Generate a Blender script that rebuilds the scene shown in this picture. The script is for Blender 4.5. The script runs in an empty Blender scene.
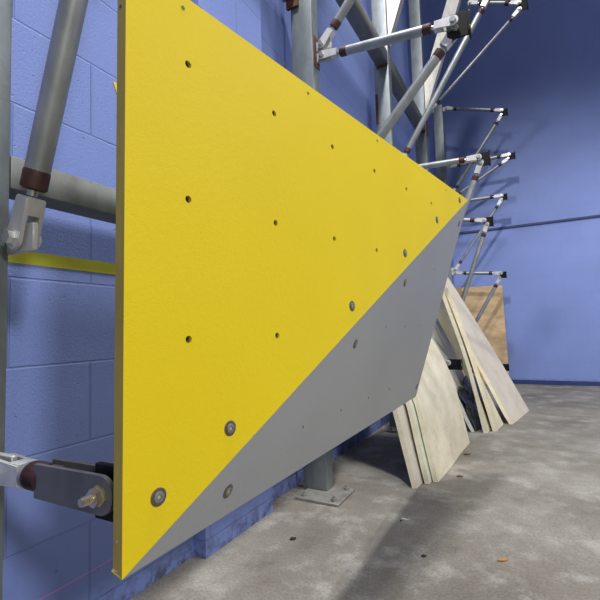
# A climbing-wall panel (folded, yellow and grey plywood) on a galvanised steel frame in a blue block hall.
# Axes: X = distance off the left block wall, Y = along that wall, Z = up. Metres.
import bpy, bmesh, math, random
from mathutils import Vector, Matrix
from mathutils.geometry import delaunay_2d_cdt

scene = bpy.context.scene
COL = scene.collection
V = Vector
PI = math.pi
random.seed(4)

# ------------------------------------------------------------------ materials
def nodes(name):
    m = bpy.data.materials.new(name)
    m.use_nodes = True
    nt = m.node_tree
    return m, nt, nt.nodes['Principled BSDF']

def noise(nt, scale, detail=4, rough=.55, coord='Object', stretch=None):
    tc = nt.nodes.new('ShaderNodeTexCoord')
    out = tc.outputs[coord]
    if stretch:
        mp = nt.nodes.new('ShaderNodeMapping')
        mp.inputs['Scale'].default_value = stretch
        nt.links.new(out, mp.inputs['Vector'])
        out = mp.outputs[0]
    n = nt.nodes.new('ShaderNodeTexNoise')
    n.inputs['Scale'].default_value = scale
    n.inputs['Detail'].default_value = detail
    n.inputs['Roughness'].default_value = rough
    nt.links.new(out, n.inputs['Vector'])
    return n.outputs['Fac']

def ramp(nt, fac, stops):
    r = nt.nodes.new('ShaderNodeValToRGB')
    el = r.color_ramp.elements
    while len(el) < len(stops):
        el.new(.5)
    for e, (p, c) in zip(el, stops):
        e.position = p
        e.color = (*c, 1) if len(c) == 3 else c
    nt.links.new(fac, r.inputs['Fac'])
    return r.outputs['Color']

def mix(nt, fac, a, b, mode='MIX'):
    m = nt.nodes.new('ShaderNodeMix')
    m.data_type = 'RGBA'
    m.blend_type = mode
    for sock, val in ((m.inputs[0], fac), (m.inputs[6], a), (m.inputs[7], b)):
        if hasattr(val, 'links'):
            nt.links.new(val, sock)
        elif isinstance(val, (int, float)):
            sock.default_value = val
        else:
            sock.default_value = (*val, 1)
    return m.outputs[2]

def math_n(nt, op, a, b=0.0, c=None):
    m = nt.nodes.new('ShaderNodeMath')
    m.operation = op
    for i, val in enumerate((a, b) if c is None else (a, b, c)):
        if hasattr(val, 'links'):
            nt.links.new(val, m.inputs[i])
        else:
            m.inputs[i].default_value = val
    return m.outputs[0]

def bump(nt, bs, height, strength=.2, dist=.002):
    b = nt.nodes.new('ShaderNodeBump')
    b.inputs['Strength'].default_value = strength
    b.inputs['Distance'].default_value = dist
    nt.links.new(height, b.inputs['Height'])
    nt.links.new(b.outputs[0], bs.inputs['Normal'])

def simple(name, c, rough=.5, metal=0.0, var=.15, scale=30, spec=.5, bmp=0, bdist=.001):
    m, nt, bs = nodes(name)
    f = noise(nt, scale)
    lo = tuple(x * (1 - var) for x in c)
    hi = tuple(min(1, x * (1 + var)) for x in c)
    nt.links.new(ramp(nt, f, [(.3, lo), (.7, hi)]), bs.inputs['Base Color'])
    bs.inputs['Roughness'].default_value = rough
    bs.inputs['Metallic'].default_value = metal
    bs.inputs['Specular IOR Level'].default_value = spec
    if bmp:
        bump(nt, bs, f, bmp, bdist)
    return m

def painted_panel(name, c, var, rough):
    m, nt, bs = nodes(name)
    f = noise(nt, 2.2, 2)
    lo = tuple(x * (1 - var) for x in c)
    hi = tuple(min(1, x * (1 + var)) for x in c)
    nt.links.new(ramp(nt, f, [(.3, lo), (.7, hi)]), bs.inputs['Base Color'])
    g = noise(nt, 420, 2, .6)                       # fine sand in the paint
    g2 = noise(nt, 90, 3, .6)
    bump(nt, bs, math_n(nt, 'ADD', g, g2), .3, .0014)
    bs.inputs['Roughness'].default_value = rough
    bs.inputs['Specular IOR Level'].default_value = .25
    return m

YELLOW = painted_panel('yellow_textured_paint', (.765, .585, .010), .035, .55)
GREY = painted_panel('grey_textured_paint', (.305, .315, .322), .05, .45)

def plywood_edge():
    m, nt, bs = nodes('plywood_edge')
    f = noise(nt, 12, 4, stretch=(1, 1, .35))
    nt.links.new(ramp(nt, f, [(.3, (.36, .27, .05)), (.7, (.52, .40, .085))]), bs.inputs['Base Color'])
    bs.inputs['Roughness'].default_value = .8
    return m
PLYEDGE = plywood_edge()

def block_wall(name, c, axis, joint=1.0):
    """Painted concrete block: a 16 x 8 inch running bond in the plane of the wall."""
    m, nt, bs = nodes(name)
    tc = nt.nodes.new('ShaderNodeTexCoord')
    sp = nt.nodes.new('ShaderNodeSeparateXYZ')
    nt.links.new(tc.outputs['Object'], sp.inputs[0])
    cb = nt.nodes.new('ShaderNodeCombineXYZ')
    nt.links.new(math_n(nt, 'ADD', sp.outputs[axis], .064), cb.inputs[0])
    nt.links.new(math_n(nt, 'ADD', sp.outputs[2], -.0545 + .2032), cb.inputs[1])
    br = nt.nodes.new('ShaderNodeTexBrick')
    br.offset = .5
    br.inputs['Scale'].default_value = 1
    br.inputs['Brick Width'].default_value = .4064
    br.inputs['Row Height'].default_value = .2032
    br.inputs['Mortar Size'].default_value = .0034
    br.inputs['Mortar Smooth'].default_value = .6
    br.inputs['Color1'].default_value = (0, 0, 0, 1)
    br.inputs['Color2'].default_value = (0, 0, 0, 1)
    br.inputs['Mortar'].default_value = (1, 1, 1, 1)
    nt.links.new(cb.outputs[0], br.inputs['Vector'])
    big = noise(nt, 1.6, 3)
    fine = noise(nt, 160, 4, .7)
    pits = noise(nt, 60, 2, .5)
    base = ramp(nt, big, [(.3, tuple(x * .93 for x in c)), (.7, tuple(min(1, x * 1.06) for x in c))])
    pit = ramp(nt, pits, [(.70, (0, 0, 0)), (.76, (1, 1, 1))])
    base = mix(nt, math_n(nt, 'MULTIPLY', pit, .25), base, tuple(x * .6 for x in c))
    base = mix(nt, math_n(nt, 'MULTIPLY', br.outputs['Fac'], .5 * joint), base, tuple(x * .55 for x in c))
    # scuffs and dirt along the foot of the wall
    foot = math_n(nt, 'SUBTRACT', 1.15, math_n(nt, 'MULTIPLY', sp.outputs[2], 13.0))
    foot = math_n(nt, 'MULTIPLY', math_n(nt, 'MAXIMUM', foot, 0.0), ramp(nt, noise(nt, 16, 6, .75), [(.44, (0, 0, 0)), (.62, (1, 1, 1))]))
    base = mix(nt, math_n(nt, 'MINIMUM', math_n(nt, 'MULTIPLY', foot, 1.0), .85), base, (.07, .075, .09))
    if axis == 1:
        # pink snapped chalk line low on the wall
        near = math_n(nt, 'LESS_THAN', math_n(nt, 'ABSOLUTE', math_n(nt, 'SUBTRACT', sp.outputs[2], .1335)), .0013)
        upto = math_n(nt, 'LESS_THAN', sp.outputs[1], 1.0)
        base = mix(nt, math_n(nt, 'MULTIPLY', math_n(nt, 'MULTIPLY', near, upto), .75), base, (.75, .22, .55))
    nt.links.new(base, bs.inputs['Base Color'])
    h = math_n(nt, 'SUBTRACT', math_n(nt, 'MULTIPLY', fine, .35), math_n(nt, 'MULTIPLY', br.outputs['Fac'], 1.0 * joint))
    h = math_n(nt, 'SUBTRACT', h, math_n(nt, 'MULTIPLY', pit, .5))
    bump(nt, bs, h, 1.0, .0035)
    bs.inputs['Roughness'].default_value = .55
    bs.inputs['Specular IOR Level'].default_value = .3
    return m
BLUE = block_wall('blue_painted_block', (.195, .265, .60), 1, .5)
BLUE_END = block_wall('blue_painted_end_wall', (.19, .258, .56), 0, .2)

def concrete_floor():
    m, nt, bs = nodes('worn_concrete')
    a = noise(nt, 1.3, 6, .62)
    b = noise(nt, 5.5, 6, .65)
    c = noise(nt, 120, 3, .6)
    d = noise(nt, 11, 5, .7, stretch=(1, .45, 1))
    col = ramp(nt, a, [(.30, (.155, .143, .122)), (.50, (.225, .21, .184)), (.70, (.325, .31, .28))])
    col = mix(nt, ramp(nt, b, [(.50, (0, 0, 0)), (.66, (.75, .75, .75))]), col, (.40, .39, .365))
    col = mix(nt, ramp(nt, b, [(.26, (.8, .8, .8)), (.44, (0, 0, 0))]), col, (.13, .118, .10))
    col = mix(nt, ramp(nt, d, [(.60, (0, 0, 0)), (.72, (.35, .35, .35))]), col, (.16, .14, .115))
    col = mix(nt, .4, col, ramp(nt, c, [(.3, (.1, .1, .1)), (.7, (.6, .6, .58))]), 'OVERLAY')
    nt.links.new(col, bs.inputs['Base Color'])
    bs.inputs['Roughness'].default_value = .72
    bs.inputs['Specular IOR Level'].default_value = .3
    bump(nt, bs, math_n(nt, 'ADD', math_n(nt, 'MULTIPLY', b, .7), math_n(nt, 'MULTIPLY', c, .25)), .35, .004)
    return m
CONCRETE = concrete_floor()

def galvanised(name, c, rough, metal, rust=0.0):
    m, nt, bs = nodes(name)
    f = noise(nt, 22, 4, .6, stretch=(1, 1, .4))
    col = ramp(nt, f, [(.3, tuple(x * .78 for x in c)), (.7, tuple(min(1, x * 1.15) for x in c))])
    if rust:
        r = noise(nt, 9, 5, .7)
        col = mix(nt, ramp(nt, r, [(.58, (0, 0, 0)), (.68, (rust,) * 3)]), col, (.12, .055, .03))
    nt.links.new(col, bs.inputs['Base Color'])
    bs.inputs['Roughness'].default_value = rough
    bs.inputs['Metallic'].default_value = metal
    return m
POST = galvanised('galvanised_post', (.19, .22, .24), .5, .35, .25)
BEAM = galvanised('galvanised_beam', (.17, .185, .185), .5, .4, .2)
KICK = galvanised('pale_galvanised_beam', (.80, .78, .70), .5, .1)
TUBE = galvanised('zinc_tube', (.30, .32, .325), .42, .5)
ROD = galvanised('zinc_rod', (.62, .63, .64), .3, .85)
FORK = galvanised('cast_zinc_fork', (.55, .55, .54), .45, .4)
DARKFORK = galvanised('dark_steel_fork', (.12, .118, .118), .42, .25)
BRASSY = galvanised('yellow_zinc_bolt', (.60, .53, .40), .28, .9)
RUST = simple('rusty_primer', (.105, .04, .026), .85, 0, .35, 60)
COLLAR = simple('dark_red_collar', (.05, .018, .017), .6, .1, .3, 60)
BLACK = simple('black_powder_coat', (.006, .006, .007), .6, 0, .2, 40, .2)
WASHER = simple('dark_washer', (.12, .108, .09), .45, .4, .25, 300)
BOLT = simple('grey_bolt_head', (.25, .245, .23), .4, .5, .2, 300)
SOCKET = simple('bright_bolt_socket', (.62, .61, .57), .3, .6, .1, 300)
INSERT = simple('dark_steel_insert', (.20, .165, .06), .6, .2, .3, 300)
SCREW = simple('edge_screw_steel', (.55, .54, .50), .4, .7, .2, 300)
BASEPL = galvanised('dusty_base_plate', (.27, .265, .25), .6, .4, .35)
TAPE = simple('yellow_green_tape', (.36, .36, .03), .5, 0, .12, 12)
SCRAP = simple('yellow_tape_scrap', (.72, .55, .02), .5, 0, .08, 40)
TRIMBLUE = simple('dark_blue_trim_paint', (.02, .035, .13), .5, 0, .1, 10)

def foam(name, a, b, rough=.38):
    m, nt, bs = nodes(name)
    f = noise(nt, 6, 5, .65)
    g = noise(nt, 24, 4, .6, stretch=(1, .5, 1))
    col = ramp(nt, f, [(.28, b), (.62, a)])
    col = mix(nt, ramp(nt, g, [(.62, (0, 0, 0)), (.75, (.4, .4, .4))]), col, tuple(x * .62 for x in b))
    nt.links.new(col, bs.inputs['Base Color'])
    bs.inputs['Roughness'].default_value = rough
    bs.inputs['Specular IOR Level'].default_value = .5
    bump(nt, bs, math_n(nt, 'ADD', f, math_n(nt, 'MULTIPLY', g, .6)), .35, .012)
    return m
FOAM_CREAM = foam('cream_wrapped_foam', (.72, .665, .51), (.56, .50, .36))
FOAM_WHITE = foam('greyish_wrapped_foam', (.64, .585, .47), (.53, .47, .36))
FOAM_GREEN = foam('pale_green_white_foam', (.60, .63, .53), (.47, .50, .41))
FOAM_PINK = foam('pale_pinkish_foam', (.56, .52, .46), (.47, .43, .37))
FOAM_GREY = foam('grey_white_sheet', (.74, .75, .69), (.58, .60, .54))
FOAM_EDGE = foam('cream_foam_edge', (.82, .77, .61), (.70, .64, .47))
FILM = simple('dark_grey_plastic_film', (.06, .065, .075), .25, 0, .5, 18, .6, .6, .02)

def osb():
    m, nt, bs = nodes('strand_board')
    tc = nt.nodes.new('ShaderNodeTexCoord')
    mp = nt.nodes.new('ShaderNodeMapping')
    mp.inputs['Scale'].default_value = (9, 9, 14)
    nt.links.new(tc.outputs['Object'], mp.inputs['Vector'])
    vo = nt.nodes.new('ShaderNodeTexVoronoi')
    vo.inputs['Scale'].default_value = 1.6
    nt.links.new(mp.outputs[0], vo.inputs['Vector'])
    f = noise(nt, 7, 5, .7, stretch=(1, 1, 2.4))
    col = ramp(nt, f, [(.3, (.42, .285, .155)), (.52, (.53, .38, .22)), (.72, (.62, .47, .30))])
    col = mix(nt, .12, col, vo.outputs['Distance'], 'SOFT_LIGHT')
    nt.links.new(col, bs.inputs['Base Color'])
    bs.inputs['Roughness'].default_value = .75
    return m
OSB = osb()
LEAF = simple('dry_leaf_orange', (.42, .20, .05), .7, 0, .3, 200)
CHIP_DARK = simple('dark_debris', (.03, .028, .026), .7, 0, .3, 200)
CHIP_PALE = simple('pale_chip', (.68, .66, .60), .6, 0, .2, 200)
STAINED = simple('brown_debris', (.12, .075, .045), .7, 0, .3, 200)

# ------------------------------------------------------------------ mesh helpers
class MB:
    def __init__(self):
        self.bm = bmesh.new()
    def box(self, lo, hi, mi=0):
        lo, hi = V(lo), V(hi)
        c = (lo + hi) / 2
        s = hi - lo
        r = bmesh.ops.create_cube(self.bm, size=1, matrix=Matrix.Translation(c) @ Matrix.Diagonal((*s, 1)))
        for f in {f for v in r['verts'] for f in v.link_faces}:
            f.material_index = mi
        return self
    def bar(self, p, q, w, h, side, mi=0):
        """A rectangular bar from p to q; `side` is the direction of its width w."""
        p, q, side = V(p), V(q), V(side).normalized()
        d = (q - p)
        L = d.length
        d.normalize()
        up = d.cross(side).normalized()
        side = up.cross(d).normalized()
        M = Matrix((side * w, up * h, d * L)).transposed().to_4x4()
        M.translation = (p + q) / 2
        r = bmesh.ops.create_cube(self.bm, size=1, matrix=M)
        for f in {f for v in r['verts'] for f in v.link_faces}:
            f.material_index = mi
        return self
    def lathe(self, p, axis, prof, n=20, mi=0):
        """Revolve (radius, height) pairs around `axis` starting at p."""
        p, a = V(p), V(axis).normalized()
        t = a.orthogonal().normalized()
        b = a.cross(t)
        rings = []
        for r, h in prof:
            if r <= 1e-6:
                rings.append([self.bm.verts.new(p + a * h)])
            else:
                rings.append([self.bm.verts.new(p + a * h + (t * math.cos(2 * PI * i / n) + b * math.sin(2 * PI * i / n)) * r) for i in range(n)])
        for A, B in zip(rings, rings[1:]):
            for i in range(n):
                j = (i + 1) % n
                if len(A) == 1 and len(B) == 1:
                    continue
                if len(A) == 1:
                    vs = [A[0], B[i], B[j]]
                elif len(B) == 1:
                    vs = [A[i], A[j], B[0]]
                else:
                    vs = [A[i], A[j], B[j], B[i]]
                f = self.bm.faces.new(vs)
                f.material_index = mi
                f.smooth = n > 8
        return self
    def cyl(self, p, q, r, n=16, mi=0):
        L = (V(q) - V(p)).length
        return self.lathe(p, V(q) - V(p), [(0, 0), (r, 0), (r, L), (0, L)], n, mi)
    def prism(self, pts, off, mi=0):
        """A flat outline given a thickness vector `off`."""
        a = [self.bm.verts.new(V(p)) for p in pts]
        b = [self.bm.verts.new(V(p) + V(off)) for p in pts]
        fs = [self.bm.faces.new(a), self.bm.faces.new(b[::-1])]
        n = len(pts)
        for i in range(n):
            fs.append(self.bm.faces.new((a[i], b[i], b[(i + 1) % n], a[(i + 1) % n])))
        for f in fs:
            f.material_index = mi
        return self
    def bevel(self, w, seg=2):
        es = [e for e in self.bm.edges if len(e.link_faces) == 2 and e.calc_face_angle(0) > .5]
        bmesh.ops.bevel(self.bm, geom=es, offset=w, segments=seg, affect='EDGES', profile=.5, clamp_overlap=True)
        return self

BASE = {}
def link(name, mb, mats, parent=None, origin=(0, 0, 0)):
    """Link one mesh object; vertices are given in world coordinates and stored about the thing's base."""
    o3 = V(BASE[parent.name]) if parent else V(origin)
    bm = mb.bm
    bmesh.ops.recalc_face_normals(bm, faces=bm.faces)
    for v in bm.verts:
        v.co -= o3
    me = bpy.data.meshes.new(name)
    bm.to_mesh(me)
    bm.free()
    me.set_sharp_from_angle(angle=math.radians(38))
    for m in (mats if isinstance(mats, (list, tuple)) else [mats]):
        me.materials.append(m)
    ob = bpy.data.objects.new(name, me)
    COL.objects.link(ob)
    if parent:
        ob.parent = parent
    else:
        ob.location = o3
    BASE[ob.name] = tuple(o3)
    return ob

def tag(ob, label, cat, group=None):
    ob['label'] = label
    ob['category'] = cat
    ob['kind'] = 'thing'
    if group:
        ob['group'] = group
    return ob

def thing(name, loc, label, cat, group=None):
    e = bpy.data.objects.new(name, None)
    e.empty_display_size = .05
    e.location = loc
    COL.objects.link(e)
    BASE[e.name] = tuple(loc)
    return tag(e, label, cat, group)

def struct(name, mb, mat):
    ob = link(name, mb, mat)
    ob['kind'] = 'structure'
    return ob

# ------------------------------------------------------------------ the hall
struct('floor', MB().box((-.3, -3.2, -.12), (7.0, 6.2, 0)), CONCRETE)
struct('wall_left', MB().box((-.25, -3.2, 0), (0, 5.93, 7.6)), BLUE)
struct('wall_end', MB().box((-.25, 5.93, 0), (7.0, 6.18, 7.6)), BLUE_END)
struct('wall_pilaster', MB().box((0, 1.13, 0), (.052, 1.54, 7.6)), BLUE)
struct('trim_1', MB().box((0, 5.912, 1.915), (7.0, 5.93, 1.938)), TRIMBLUE)
struct('baseboard_end', MB().box((0, 5.912, 0), (7.0, 5.93, .05)), TRIMBLUE)

# ------------------------------------------------------------------ the panel
A = V((.552, .393, .421))
U = V((.163501, .986543, 0.0))
W = V((.015894, -.002634, .99987))
NY = U.cross(W).normalized()
if NY.x < 0:
    NY = -NY
C = A + U * 1.545 + W * .831
TL = A + W * .833
B = V((.552, 1.953, .420))
E1 = V((0, 1, 0))
NG = (B - A).cross(C - A).normalized()
if NG.x < 0:
    NG = -NG
E2 = NG.cross(E1).normalized()
if E2.z < 0:
    E2 = -E2

def holed_plate(name, org, u, v, n, outline, holes, r, thick, mats, parent):
    """A flat plate with round holes right through it: front face, back face, rim and hole walls."""
    k = 14
    pts = [V(p) for p in outline]
    m = len(pts)
    edges = [(i, (i + 1) % m) for i in range(m)]
    loops = [list(range(m))]
    for (a, b) in holes:
        s = len(pts)
        pts += [V((a + r * math.cos(2 * PI * i / k), b + r * math.sin(2 * PI * i / k))) for i in range(k)]
        edges += [(s + i, s + (i + 1) % k) for i in range(k)]
        loops.append(list(range(s, s + k)))
    vs, es, fs, *_ = delaunay_2d_cdt([V((p[0], p[1])) for p in pts], edges, [], 1, 1e-7)
    mb = MB()
    fr = [mb.bm.verts.new(org + u * p[0] + v * p[1]) for p in vs]
    bk = [mb.bm.verts.new(org + u * p[0] + v * p[1] - n * thick) for p in vs]
    for f in fs:
        c = sum((vs[i] for i in f), V((0, 0))) / len(f)
        if any((c - V(h)).length < r * .95 for h in holes):
            continue
        mb.bm.faces.new([fr[i] for i in f]).material_index = 0
        mb.bm.faces.new([bk[i] for i in reversed(f)]).material_index = 1
    def near(p):
        return min(range(len(vs)), key=lambda i: (vs[i] - V((p[0], p[1]))).length)
    for li, lp in enumerate(loops):
        ids = [near(pts[i]) for i in lp]
        for a, b in zip(ids, ids[1:] + ids[:1]):
            if a != b:
                f = mb.bm.faces.new((fr[a], bk[a], bk[b], fr[b]))
                f.material_index = 1 if li == 0 else 0
    return link(name, mb, mats, parent)

panel = thing('climbing_panel', A, 'large folded climbing wall panel, yellow upper facet and grey lower facet', 'climbing panel')
g, gz, s0, z0 = .2032, .21326, .10465, .72632
yel_holes = []
for i in range(6):
    for j in range(4):
        a, b = s0 + i * g, z0 - j * gz
        if b > a * .831 / 1.545 + .035:
            yel_holes.append((a, b))
yf = holed_plate('yellow_facet', A, U, W, NY, [(0, 0), (1.545, .831), (0, .833)], yel_holes, .0058, .0215, [YELLOW, PLYEDGE], panel)
yf['label'] = 'yellow facet'
cg = ((C - A).dot(E1), (C - A).dot(E2))
gry_holes = [(.435, .107), (.642, .107), (.852, .106), (1.064, .104), (.84, .325), (1.047, .326), (1.251, .327), (1.252, .545)]
gf = holed_plate('grey_facet', A, E1, E2, NG, [(0, 0), (1.56, 0), cg], gry_holes, .0042, .0215, [GREY, PLYEDGE], panel)
gf['label'] = 'grey facet'
def insert(p, n, r):
    m = MB().lathe(p - n * .0035, -n, [(r * .995, 0), (r * .72, .0005), (r * .68, .003), (r * .62, .017), (0, .017)], 14)
    link('threaded_insert', m, INSERT, panel)
for a, b in yel_holes:
    insert(A + U * a + W * b, NY, .0058)
for a, b in gry_holes:
    insert(A + E1 * a + E2 * b, NG, .0042)
def bolt(p, n, s=1.0):
    o = link('fixing_bolt', MB().lathe(p, n, [(.0078 * s, 0), (.0078 * s, .0022 * s), (.0066 * s, .0028 * s), (.0036 * s, .0028 * s), (.0032 * s, .0012 * s), (0, .0012 * s)], 18), BOLT, panel)
    link('washer', MB().lathe(p, n, [(.0125 * s, -.0003), (.0125 * s, .0007), (.0115 * s, .0012), (.0078 * s, .0012), (.0078 * s, .0003)], 22), WASHER, o)
    link('hex_socket', MB().lathe(p + n * .0013 * s, n, [(.003 * s, 0), (.0026 * s, .0005), (0, .0005)], 6), SOCKET, o)
for a, b in [(.187, .153), (.053, .086), (.581, .362), (.893, .527), (1.17, .678), (1.432, .806)]:
    bolt(A + U * a + W * b, NY)
for a, b in [(.199, .048), (.622, .284), (.914, .464), (1.472, .761), (1.515, .052)]:
    bolt(A + E1 * a + E2 * b, NG, .95)
for a, b in [(.095, .812), (.42, .814), (.734, .815), (1.275, .809)]:
    p = A + U * a + W * b
    link('panel_screw', MB().lathe(p, NY, [(.0036, -.0002), (.0036, .0006), (.0015, .0006), (.001, 0), (0, 0)], 12), INSERT, panel)
for h, sc in ((.764, WASHER), (.043, SCREW), (.006, SCREW)):
    p = A + W * h - NY * .013
    link('edge_screw', MB().lathe(p, -U, [(.0024, -.0004), (.0024, .001), (0, .0014)], 12), sc, panel)

# ------------------------------------------------------------------ the steel frame
def steel_post(y0, y1, top, label):
    yc = (y0 + y1) / 2
    t = thing('steel_post', (.12, yc, 0), label, 'post', 'galvanised posts along the block wall')
    link('post_tube', MB().box((.066, y0, .012), (.18, y1, top)).bevel(.006, 2), POST, t)
    link('base_plate', MB().box((.078, y0 - .112, 0), (.28, y0 + .085, .012)).bevel(.002, 1), BASEPL, t)
    for bx, by in ((.11, y0 - .085), (.25, y0 - .085), (.25, y0 + .055)):
        link('anchor_bolt', MB().cyl((bx, by, .01), (bx, by, .032), .0065, 12).lathe((bx, by, .0125), (0, 0, 1), [(0, 0), (.013, 0), (.013, .011), (0, .011)], 6), BASEPL, t)
    return t
c0 = steel_post(.38, .45, 4.2, 'galvanised steel post at the left, nearest the camera')
c1 = steel_post(1.79, 1.862, 4.2, 'galvanised post on a bolted floor plate just behind the yellow panel')
c2 = steel_post(3.112, 3.19, 4.4, 'galvanised post second along, crossed by the thickest tube strut')
c3 = steel_post(4.415, 4.495, 4.6, 'galvanised post with the wide leaning pale beam welded to it')
c4 = steel_post(5.515, 5.60, 3.5, 'short galvanised post farthest along, near the hall corner')

def lug(post, y, z, h=.05):
    link('lug', MB().box((.178, y - .005, z - h / 2), (.262, y + .005, z + h / 2)).bevel(.002, 1), FORK, post)
def weld(post, lo, hi, lab='rust brown weld patch'):
    o = link('weld_patch', MB().box(lo, hi).bevel(.0015, 1), RUST, post)
    o['label'] = lab

def rail(y0, y1, z0, z1, x0, x1, label):
    t = thing('cross_beam', ((x0 + x1) / 2, y0, z0), label, 'beam', 'horizontal beams between the posts')
    link('beam_tube', MB().box((x0, y0, z0), (x1, y1, z1)).bevel(.005, 2), BEAM, t)
    return t
rail(-1.0, .38, 1.012, 1.077, .105, .179, 'grey horizontal beam end left of the nearest post')
rail(.45, 1.79, 1.012, 1.077, .105, .179, 'grey horizontal beam at mid height, left of the yellow panel edge')
rail(1.862, 3.112, 2.715, 2.815, .085, .178, 'grey beam high up between the posts behind the thick tube strut')
rail(3.19, 4.415, 2.715, 2.815, .085, .178, 'grey beam high up, running on to the post with the leaning pale beam')
rail(.45, 1.79, 2.35, 2.45, .03, .10, 'grey beam reaching the nearest visible post at the top edge')
weld(c1, (.05, 1.776, 2.30), (.115, 1.792, 2.42))
weld(c1, (.178, 1.80, 1.99), (.1845, 1.858, 2.14))
weld(c2, (.178, 3.114, 2.93), (.186, 3.186, 3.22))
weld(c2, (.088, 3.100, 2.70), (.175, 3.113, 2.722))
weld(c2, (.068, 3.106, 2.27), (.088, 3.114, 2.50), 'rust streak')
weld(c3, (.178, 4.43, 2.68), (.188, 4.49, 2.95))
weld(c3, (.09, 4.404, 2.70), (.175, 4.416, 2.722))

def leaning(y0, y1, base_z, top_z, slope, mat, label):
    x0 = .185
    t = thing('leaning_beam', (x0, (y0 + y1) / 2, base_z), label, 'beam', 'beams leaning out from the posts')
    w = .13
    pts = [(x0, y0, base_z - .11), (x0, y0, base_z + w / slope - .11), (x0 + slope * (top_z - base_z) - w * .95, y0, top_z), (x0 + slope * (top_z - base_z), y0, top_z - .04)]
    pts[0] = (x0, y0, base_z - .12)
    link('beam_tube', MB().prism(pts, (0, y1 - y0, 0)).bevel(.004, 2), mat, t)
leaning(4.42, 4.49, 3.02, 4.75, .375, KICK, 'wide pale beam leaning out from the third visible post')
leaning(3.118, 3.185, 3.00, 4.6, .375, KICK, 'pale beam leaning out at the top edge, above the thick tube strut')

def fork_part(p, d, parent, mat, y, long_bolt=False):
    """A clevis: two round-ended cheeks about a pin, running into a block and a threaded rod."""
    d = V(d).normalized()
    e = V((0, 1, 0)).cross(d).normalized()
    hw = .021 if not long_bolt else .0265
    fl_ = .075 if not long_bolt else .15
    mb = MB()
    pts = []
    for i in range(13):
        a = PI / 2 + PI * i / 12
        pts.append(d * (hw * math.cos(a)) + e * (hw * math.sin(a)))
    tp = .75 if not long_bolt else .95
    pts += [d * fl_ - e * hw * tp, d * fl_ + e * hw * tp]
    pts = [p + q for q in pts]
    for s in (-1, 1):
        off = V((0, s * .011, 0))
        mb.prism([q + off for q in pts], (0, s * .007, 0))
    mb.bar(p + d * (fl_ - .03), p + d * (fl_ + .002), .03, .036, (0, 1, 0))
    o = link('clevis', mb, mat, parent)
    reach = .046 if long_bolt else .022
    pm = MB().cyl(p + V((0, -reach, 0)), p + V((0, .026, 0)), .0068 if not long_bolt else .0056, 14)
    pm.lathe(p + V((0, -.018, 0)), (0, -1, 0), [(0, 0), (.0145, 0), (.0145, .003), (.0125, .003), (.0125, .012), (0, .012)], 6)
    pm.lathe(p + V((0, .018, 0)), (0, 1, 0), [(0, 0), (.0125, 0), (.0125, .010), (0, .010)], 6)
    if long_bolt:
        for k in range(5):
            pm.lathe(p + V((0, -.031 - k * .0028, 0)), (0, -1, 0), [(.0054, 0), (.0064, .0009), (.0054, .0018)], 14)
    q = link('pin_bolt', pm, BRASSY if long_bolt else ROD, o)

def strut(p, q, label, r=.021, mat=FORK, long_bolt=False, post=None):
    """A tube strut with a collar, a threaded rod and a clevis at either end. p is at the post, q at the bracket."""
    p, q = V(p), V(q)
    d = (q - p).normalized()
    L = (q - p).length
    t = thing('support_strut', p, label, 'strut', 'tube struts of the frame')
    k0, k1 = .112, .125
    link('tube', MB().cyl(p + d * k1, q - d * (k1 if not long_bolt else .19), r, 20), TUBE, t)
    for a, s in ((p, 1), (q, -1)):
        k0 = .17 if (long_bolt and s < 0) else .112
        link('collar', MB().lathe(a + d * s * (k0 - .022), d * s, [(0, 0), (r * .8, 0), (r * 1.06, .004), (r * 1.06, .032), (r, .036), (0, .036)], 18), COLLAR, t)
        link('threaded_rod', MB().cyl(a + d * s * .08, a + d * s * (k0 + .01), .009, 12), ROD, t)
        fork_part(a, d * s, t, mat if s < 0 else FORK, a.y, long_bolt and s < 0)
    if post:
        lug(post, p.y, p.z)
    return t

def bracket(c, label, h=.092, w=.075, fl=True):
    c = V(c)
    t = thing('mounting_bracket', c, label, 'bracket', 'black brackets at the strut ends')
    link('gusset', MB().box((c.x - w * .58, c.y - .005, c.z - h / 2), (c.x + w * .42, c.y + .005, c.z + h / 2)).bevel(.0015, 1), BLACK, t)
    x = c.x + w * .42
    if fl:
        link('face_plate', MB().box((x, c.y - .032, c.z - h / 2), (x + .008, c.y + .032, c.z + h / 2)).bevel(.0015, 1), BLACK, t)
        for sz in ((-1, 1) if h > .1 else (0,)):
            link('bolt_hole_bush', MB().lathe((x + .008, c.y - .017, c.z + sz * h * .3), (1, 0, 0), [(.008, -.0004), (.008, .0016), (.005, .0016), (.0045, -.003), (0, -.003)], 12), BOLT, t)
    return t

# nearest post: strut to the lower back corner of the panel, and one rising steeply
t = thing('mounting_bracket', (.508, .42, .5185), 'black bracket behind the lower left corner of the yellow panel', 'bracket', 'black brackets at the strut ends')
link('gusset', MB().box((.468, .416, .474), (.5295, .426, .550)).bevel(.0012, 1), BLACK, t)
link('face_plate', MB().box((.5225, .426, .474), (.5305, .475, .550)).bevel(.0012, 1), BLACK, t)
strut((.225, .42, .512), (.4965, .42, .5135), 'dark short strut with a bolted round end beside the panel lower corner', mat=DARKFORK, long_bolt=True, post=c0)
strut((.222, .45, .91), (.595, .45, 1.955), 'steep strut at the top left, beside the yellow panel edge', post=c0)
bracket((.617, .45, 1.97), 'black bracket above the top left of the frame')
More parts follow.
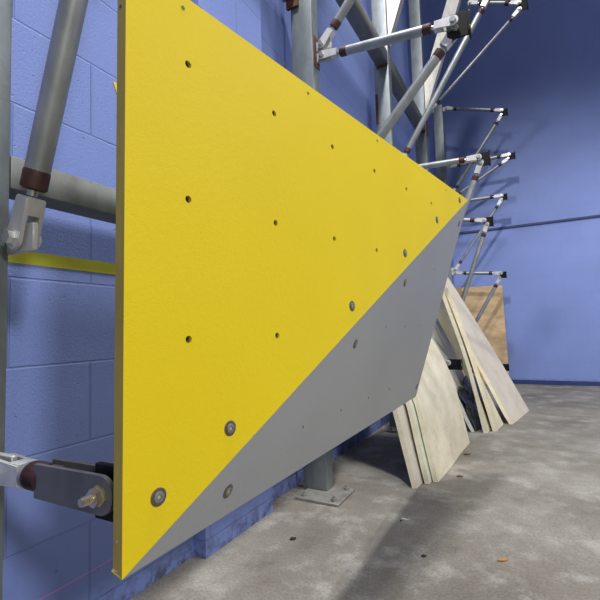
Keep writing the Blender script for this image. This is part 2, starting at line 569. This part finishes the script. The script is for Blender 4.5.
# second post
strut((.214, 1.83, 2.035), (.812, 1.822, 1.976), 'thick nearly level tube strut above the yellow panel', post=c1)
strut((.214, 1.83, 2.09), (.84, 1.83, 2.80), 'strut rising steeply from the nearest visible post to the top edge', post=c1)
strut((.226, 1.83, 1.30), (.815, 1.85, 1.957), 'strut slanting down from the nearest black bracket to behind the panel', post=c1)
bracket((.830, 1.836, 1.966), 'large black bracket nearest the camera, near the top edge', .105, .085)
bracket((.87, 1.83, 2.82), 'black bracket on the upper end of the steep strut of the nearest visible post')
# third post
strut((.226, 3.15, 1.895), (.765, 3.142, 1.868), 'level strut meeting the post just above the panel right tip', post=c2)
strut((.226, 3.15, 1.940), (.89, 3.15, 2.985), 'long strut running from behind the panel top edge up to the top', post=c2)
strut((.226, 3.15, .50), (.774, 3.165, 1.835), 'steep strut dropping behind the pointed right tip of the panel', post=c2)
strut((.226, 3.15, .545), (.492, 3.15, .474), 'short low strut between the leaning foam boards', post=c2)
bracket((.797, 3.155, 1.855), 'black bracket just above the pointed right tip of the panel')
bracket((.925, 3.15, 3.00), 'black bracket above the top edge, on the long strut')
bracket((.530, 3.15, .462), 'black bracket between the leaning foam boards', .072, .105)
# fourth post
strut((.226, 4.455, 1.80), (.672, 4.447, 1.722), 'level strut between the grey facet upper tip and the lower black bracket', post=c3)
strut((.226, 4.455, .40), (.692, 4.47, 1.685), 'thin strut crossing in front of the strand board, from the lower black bracket', post=c3)
strut((.661, 4.455, 3.915), (1.085, 4.455, 3.745), 'level strut along the top edge at the right')
strut((.226, 4.455, 2.93), (1.085, 4.455, 3.68), 'long thin strut slanting to the upper right corner', post=c3, r=.015)
bracket((.710, 4.46, 1.705), 'black bracket right of the grey facet upper tip')
bracket((1.12, 4.455, 3.715), 'black bracket at the upper right corner')
# fifth post
strut((.226, 5.56, 3.45), (.845, 5.552, 3.252), 'level strut from the top of the farthest post')
lug(c4, 5.56, 3.45)
strut((.226, 5.56, 2.35), (.838, 5.575, 3.205), 'strut slanting down from the farthest high bracket to the panel tip', post=c4)
strut((.226, 5.56, 2.70), (.89, 5.552, 2.704), 'level thin strut passing behind the bracket above the panel tip', post=c4)
strut((.226, 5.56, 2.295), (.88, 5.575, 2.665), 'thin gently slanting strut behind the panel tip', post=c4, r=.017)
strut((.226, 5.56, 2.245), (.785, 5.552, 2.232), 'level strut pointing straight out right of the panel tip', post=c4)
strut((.226, 5.56, 1.41), (.785, 5.575, 2.195), 'thin strut slanting down behind the bracket right of the grey facet', post=c4, r=.017)
strut((.226, 5.56, 1.368), (.725, 5.552, 1.321), 'level strut just above the strand board', post=c4)
strut((.226, 5.56, .42), (.715, 5.575, 1.27), 'strut slanting down across the middle of the strand board', post=c4)
strut((.226, 5.56, .255), (.665, 5.56, .229), 'lowest strut in front of the strand board foot', post=c4)
bracket((.872, 5.56, 3.225), 'black bracket high at the right, alone on the dark blue wall', .08, .065)
bracket((.922, 5.56, 2.685), 'small black bracket farthest right above the panel tip', .074, .06)
bracket((.812, 5.56, 2.215), 'small black bracket level with the panel tip, at the right', .074, .06)
bracket((.752, 5.56, 1.30), 'small black bracket above the strand board corner', .074, .06)
bracket((.712, 5.56, .229), 'small black bracket before the strand board lower right corner', .08)

# ------------------------------------------------------------------ foam boards
def foam_board(y0, y1, yaw, base, prof, thick, face, label, edge=FOAM_EDGE, twist=0.0, group='wrapped foam boards leaning at the wall', bulge=.004):
    """A sagging board: `prof` is its front face as (X, Z) up the lean, X measured from `base`."""
    t = thing('foam_board', (base, y0, 0), label, 'board', group)
    P = []
    n = 16
    # resample the profile with a smooth curve
    segs = [V((a, b)) for a, b in prof]
    lens = [0]
    for a, b in zip(segs, segs[1:]):
        lens.append(lens[-1] + (b - a).length)
    def at(s):
        for i in range(len(segs) - 1):
            if s <= lens[i + 1] or i == len(segs) - 2:
                k = (s - lens[i]) / (lens[i + 1] - lens[i])
                p0 = segs[max(i - 1, 0)]; p1 = segs[i]; p2 = segs[i + 1]; p3 = segs[min(i + 2, len(segs) - 1)]
                return .5 * ((2 * p1) + (p2 - p0) * k + (2 * p0 - 5 * p1 + 4 * p2 - p3) * k * k + (3 * p1 - p0 - 3 * p2 + p3) * k ** 3)
    P = [at(lens[-1] * i / n) for i in range(n + 1)]
    m = 8
    rnd = random.Random(hash(label) % 1000 if False else len(label) * 7)
    ph = [rnd.uniform(0, 6) for _ in range(4)]
    fr, bk = [], []
    mb = MB()
    for i, p in enumerate(P):
        a = P[max(i - 1, 0)]; b = P[min(i + 1, n)]
        d = (b - a).normalized()
        nn = V((d.y, -d.x))
        if nn.x < 0: nn = -nn
        rf, rb = [], []
        for j in range(m + 1):
            v = j / m
            y = y0 + (y1 - y0) * v
            wv = bulge * (math.sin(5 * v + ph[0]) * math.sin(3.1 * i / n * 2 + ph[1]) + .5 * math.sin(9 * v + ph[2] + i * .5))
            x = p.x + base + (math.tan(yaw) - twist * p.y) * (y - y0)
            rf.append(mb.bm.verts.new((x + nn.x * wv, y, p.y + nn.y * wv)))
            rb.append(mb.bm.verts.new((x - nn.x * thick + nn.x * wv, y, max(p.y - nn.y * thick + nn.y * wv, .001))))
        fr.append(rf); bk.append(rb)
    def quad(a, b, c, d, mi):
        f = mb.bm.faces.new((a, b, c, d)); f.material_index = mi; f.smooth = True
    for i in range(n):
        for j in range(m):
            quad(fr[i][j], fr[i][j + 1], fr[i + 1][j + 1], fr[i + 1][j], 0)
            quad(bk[i][j + 1], bk[i][j], bk[i + 1][j], bk[i + 1][j + 1], 0)
        quad(fr[i][0], fr[i + 1][0], bk[i + 1][0], bk[i][0], 1)
        quad(fr[i + 1][m], fr[i][m], bk[i][m], bk[i + 1][m], 1)
    for j in range(m):
        quad(fr[0][j + 1], fr[0][j], bk[0][j], bk[0][j + 1], 1)
        quad(fr[n][j], fr[n][j + 1], bk[n][j + 1], bk[n][j], 1)
    for v in mb.bm.verts:
        v.co.z = max(v.co.z, .001)
    mb.bevel(min(.004, thick * .2), 2)
    link('foam_slab', mb, [face, edge], t)
    return t
front = [(0, .002), (-.040, .20), (-.080, .385), (-.160, .575), (-.290, .82), (-.385, 1.00), (-.405, 1.05)]
foam_board(2.125, 2.905, math.radians(3.2), .595, front, .023, FOAM_CREAM, 'cream foam board at the front of the near stack, beside the panel lower corner')
foam_board(2.085, 2.86, math.radians(3.2), .564, front, .021, FOAM_GREEN, 'pale foam board in the middle of the near stack, mostly its edge showing')
foam_board(2.004, 2.80, math.radians(6.0), .520, front, .022, FOAM_PINK, 'rearmost foam board of the near stack, below the panel lower edge')
far = [(0, .002), (-.128, .27), (-.257, .538), (-.455, .918), (-.60, 1.19), (-.745, 1.46)]
foam_board(3.540, 4.128, math.radians(9.5), .855, far, .024, FOAM_WHITE, 'long foam board at the front of the far stack, top behind the panel tip')
foam_board(3.262, 3.53, math.radians(6.0), .766, [(0, .002), (-.060, .27), (-.122, .541), (-.20, .80), (-.27, 1.0)], .030, FOAM_CREAM, 'middle foam board of the far stack, half hidden by the front one', twist=.72)
foam_board(3.205, 3.46, math.radians(5.0), .718, [(0, .002), (-.070, .34), (-.150, .68), (-.235, .98)], .026, FOAM_CREAM, 'rear foam board of the far stack, seen as a narrow cream edge', twist=.80)
sheet = foam_board(3.195, 3.80, math.radians(0), .610, [(.02, .002), (-.06, .20), (-.15, .43), (-.27, .72), (-.33, .86)], .02, FOAM_GREY, 'grey white board in shadow behind the black bracket, lower half in dark plastic', FOAM_GREY)
# the dark film around its lower half
mb = MB()
rows = []
rr = random.Random(3)
for i in range(9):
    z = .004 + i * .045
    row = []
    for j in range(9):
        y = 3.215 + .66 * j / 8
        top = .40 - .14 * (1 - j / 8) + .02 * math.sin(j * 2.1)
        zz = min(z, top)
        x = .590 + .02 - zz * .37 - .02 * 0 + .03 + .011 * math.sin(i * 1.9 + j * 1.3) + rr.uniform(-.006, .006) + math.tan(math.radians(5)) * (y - 3.235)
        row.append((x, y, zz))
    rows.append(row)
vf = [[mb.bm.verts.new(p) for p in r] for r in rows]
vb = [[mb.bm.verts.new((p[0] - .004, p[1], p[2])) for p in r] for r in rows]
for i in range(8):
    for j in range(8):
        for g_ in (vf, vb):
            f = mb.bm.faces.new((g_[i][j], g_[i][j + 1], g_[i + 1][j + 1], g_[i + 1][j])); f.smooth = True
o = link('plastic_film', mb, FILM, sheet)
o['label'] = 'dark plastic film'

# strand board against the end wall
tag(link('strand_board', MB().prism([(.12, 5.80, .002), (.735, 5.80, .002), (.715, 5.872, 1.205), (.12, 5.872, 1.215)], (0, .018, .001)).bevel(.002, 1), OSB, origin=(.43, 5.8, 0)),
    'tan wood strand board standing against the blue end wall', 'wood board')

# ------------------------------------------------------------------ small things
tag(link('tape_strip', MB().box((0, -.6, .901), (.0012, 1.13, .932)), TAPE, origin=(0, .7, .901)), 'yellow green tape strip across the blue block wall', 'tape')
tag(link('tape_scrap', MB().prism([(.0, .818, 1.462), (.0, .828, 1.464), (.0, .86, 1.455), (.0, .85, 1.43), (.0, .834, 1.425), (.0, .826, 1.445)], (.0015, 0, 0)), SCRAP, origin=(0, .83, 1.42)),
    'small yellow tape scrap on the block wall beside the panel edge', 'tape scrap')
def flake(name, x, y, L, w, h, rot, mat, label, cat):
    mb = MB()
    ca, sa = math.cos(rot), math.sin(rot)
    out = []
    for i, (a, b) in enumerate([(-1, -.2), (-.4, -.9), (.3, -.6), (1, -.1), (.5, .7), (-.3, .9)]):
        px, py = a * L / 2, b * w / 2
        out.append((x + px * ca - py * sa, y + px * sa + py * ca, .001 + (h * .4 if i % 2 else 0)))
    mb.prism(out, (0, 0, h))
    tag(link(name, mb, mat, origin=(x, y, 0)), label, cat)
flake('dry_leaf', .903, 1.513, .034, .012, .003, .5, LEAF, 'orange dry leaf on the concrete near the right edge', 'leaf')
flake('debris_chip', .68, 1.436, .016, .010, .004, .2, CHIP_DARK, 'dark chip on the shaded patch of concrete floor', 'debris')
flake('paint_chip', .557, 1.674, .032, .010, .003, .1, CHIP_PALE, 'pale chip on the concrete before the foam boards', 'debris')
flake('debris_chip', .546, 1.655, .008, .008, .004, .9, CHIP_DARK, 'tiny dark chip beside the pale chip on the floor', 'debris')
flake('debris_chip', .656, 2.636, .04, .018, .006, .4, STAINED, 'brown chip on the floor beside the front foam board, farther one', 'debris')
flake('debris_chip', .673, 2.246, .03, .018, .005, .1, STAINED, 'brown chip on the floor beside the front foam board, nearer one', 'debris')
flake('debris_chip', .246, 1.36, .022, .012, .006, .6, CHIP_DARK, 'black chip on the bare floor below the grey facet', 'debris')

# ------------------------------------------------------------------ light
def lamp(name, kind, loc, target, power, size, color=(1, 1, 1), angle=None, blend=.3):
    l = bpy.data.lights.new(name, kind)
    l.energy = power
    l.color = color
    if kind == 'SPOT':
        l.spot_size = math.radians(angle)
        l.spot_blend = blend
        l.shadow_soft_size = size
    elif kind == 'AREA':
        l.shape = 'DISK'
        l.size = size
    else:
        l.shadow_soft_size = size
    o = bpy.data.objects.new(name, l)
    o.location = loc
    o.rotation_euler = (V(target) - V(loc)).to_track_quat('-Z', 'Y').to_euler()
    COL.objects.link(o)
    return o
lamp('high_bay_lamp', 'SPOT', (.66, .45, 5.2), (.66, .45, 0), 720, .15, (1, .97, .92), 146, .35)
lamp('upper_lamp', 'SPOT', (1.28, 1.6, 7.2), (1.28, 1.6, 0), 520, .16, (1, .97, .92), 104, .3)
lamp('side_lamp', 'SPOT', (6.0, -2.0, 4.0), (6.0, -2.0, 0), 860, .4, (1, .98, .95), 164, .2)
lamp('far_fill_light', 'SPOT', (5.0, 3.0, 4.2), (5.0, 3.0, 0), 440, .35, (1, .98, .95), 150, .3)  # added fill light, brightens the lower part of the end wall

w = bpy.data.worlds.new('World')
scene.world = w
w.use_nodes = True
bg = w.node_tree.nodes['Background']
bg.inputs[0].default_value = (.92, .96, 1.0, 1)
bg.inputs[1].default_value = .2

# ------------------------------------------------------------------ camera
cam = bpy.data.cameras.new('camera')
cam.sensor_fit = 'HORIZONTAL'
cam.sensor_width = 36
cam.lens = 434.11 / 600 * 36
cam.clip_start = .02
co = bpy.data.objects.new('camera', cam)
COL.objects.link(co)
yaw, pit, rol = math.radians(28.15935), math.radians(3.95033), math.radians(-1.71814)
fwd = V((-math.sin(yaw) * math.cos(pit), math.cos(yaw) * math.cos(pit), math.sin(pit)))
rt = V((math.cos(yaw), math.sin(yaw), 0))
up = rt.cross(fwd)
r2 = rt * math.cos(rol) + up * math.sin(rol)
u2 = up * math.cos(rol) - rt * math.sin(rol)
M = Matrix((r2, u2, -fwd)).transposed().to_4x4()
M.translation = (1.03, 0, .73)
co.matrix_world = M
scene.camera = co

vs = scene.view_settings
vs.view_transform = 'Standard'
vs.look = 'None'
vs.exposure = 0
vs.gamma = 1
vs.use_curve_mapping = False
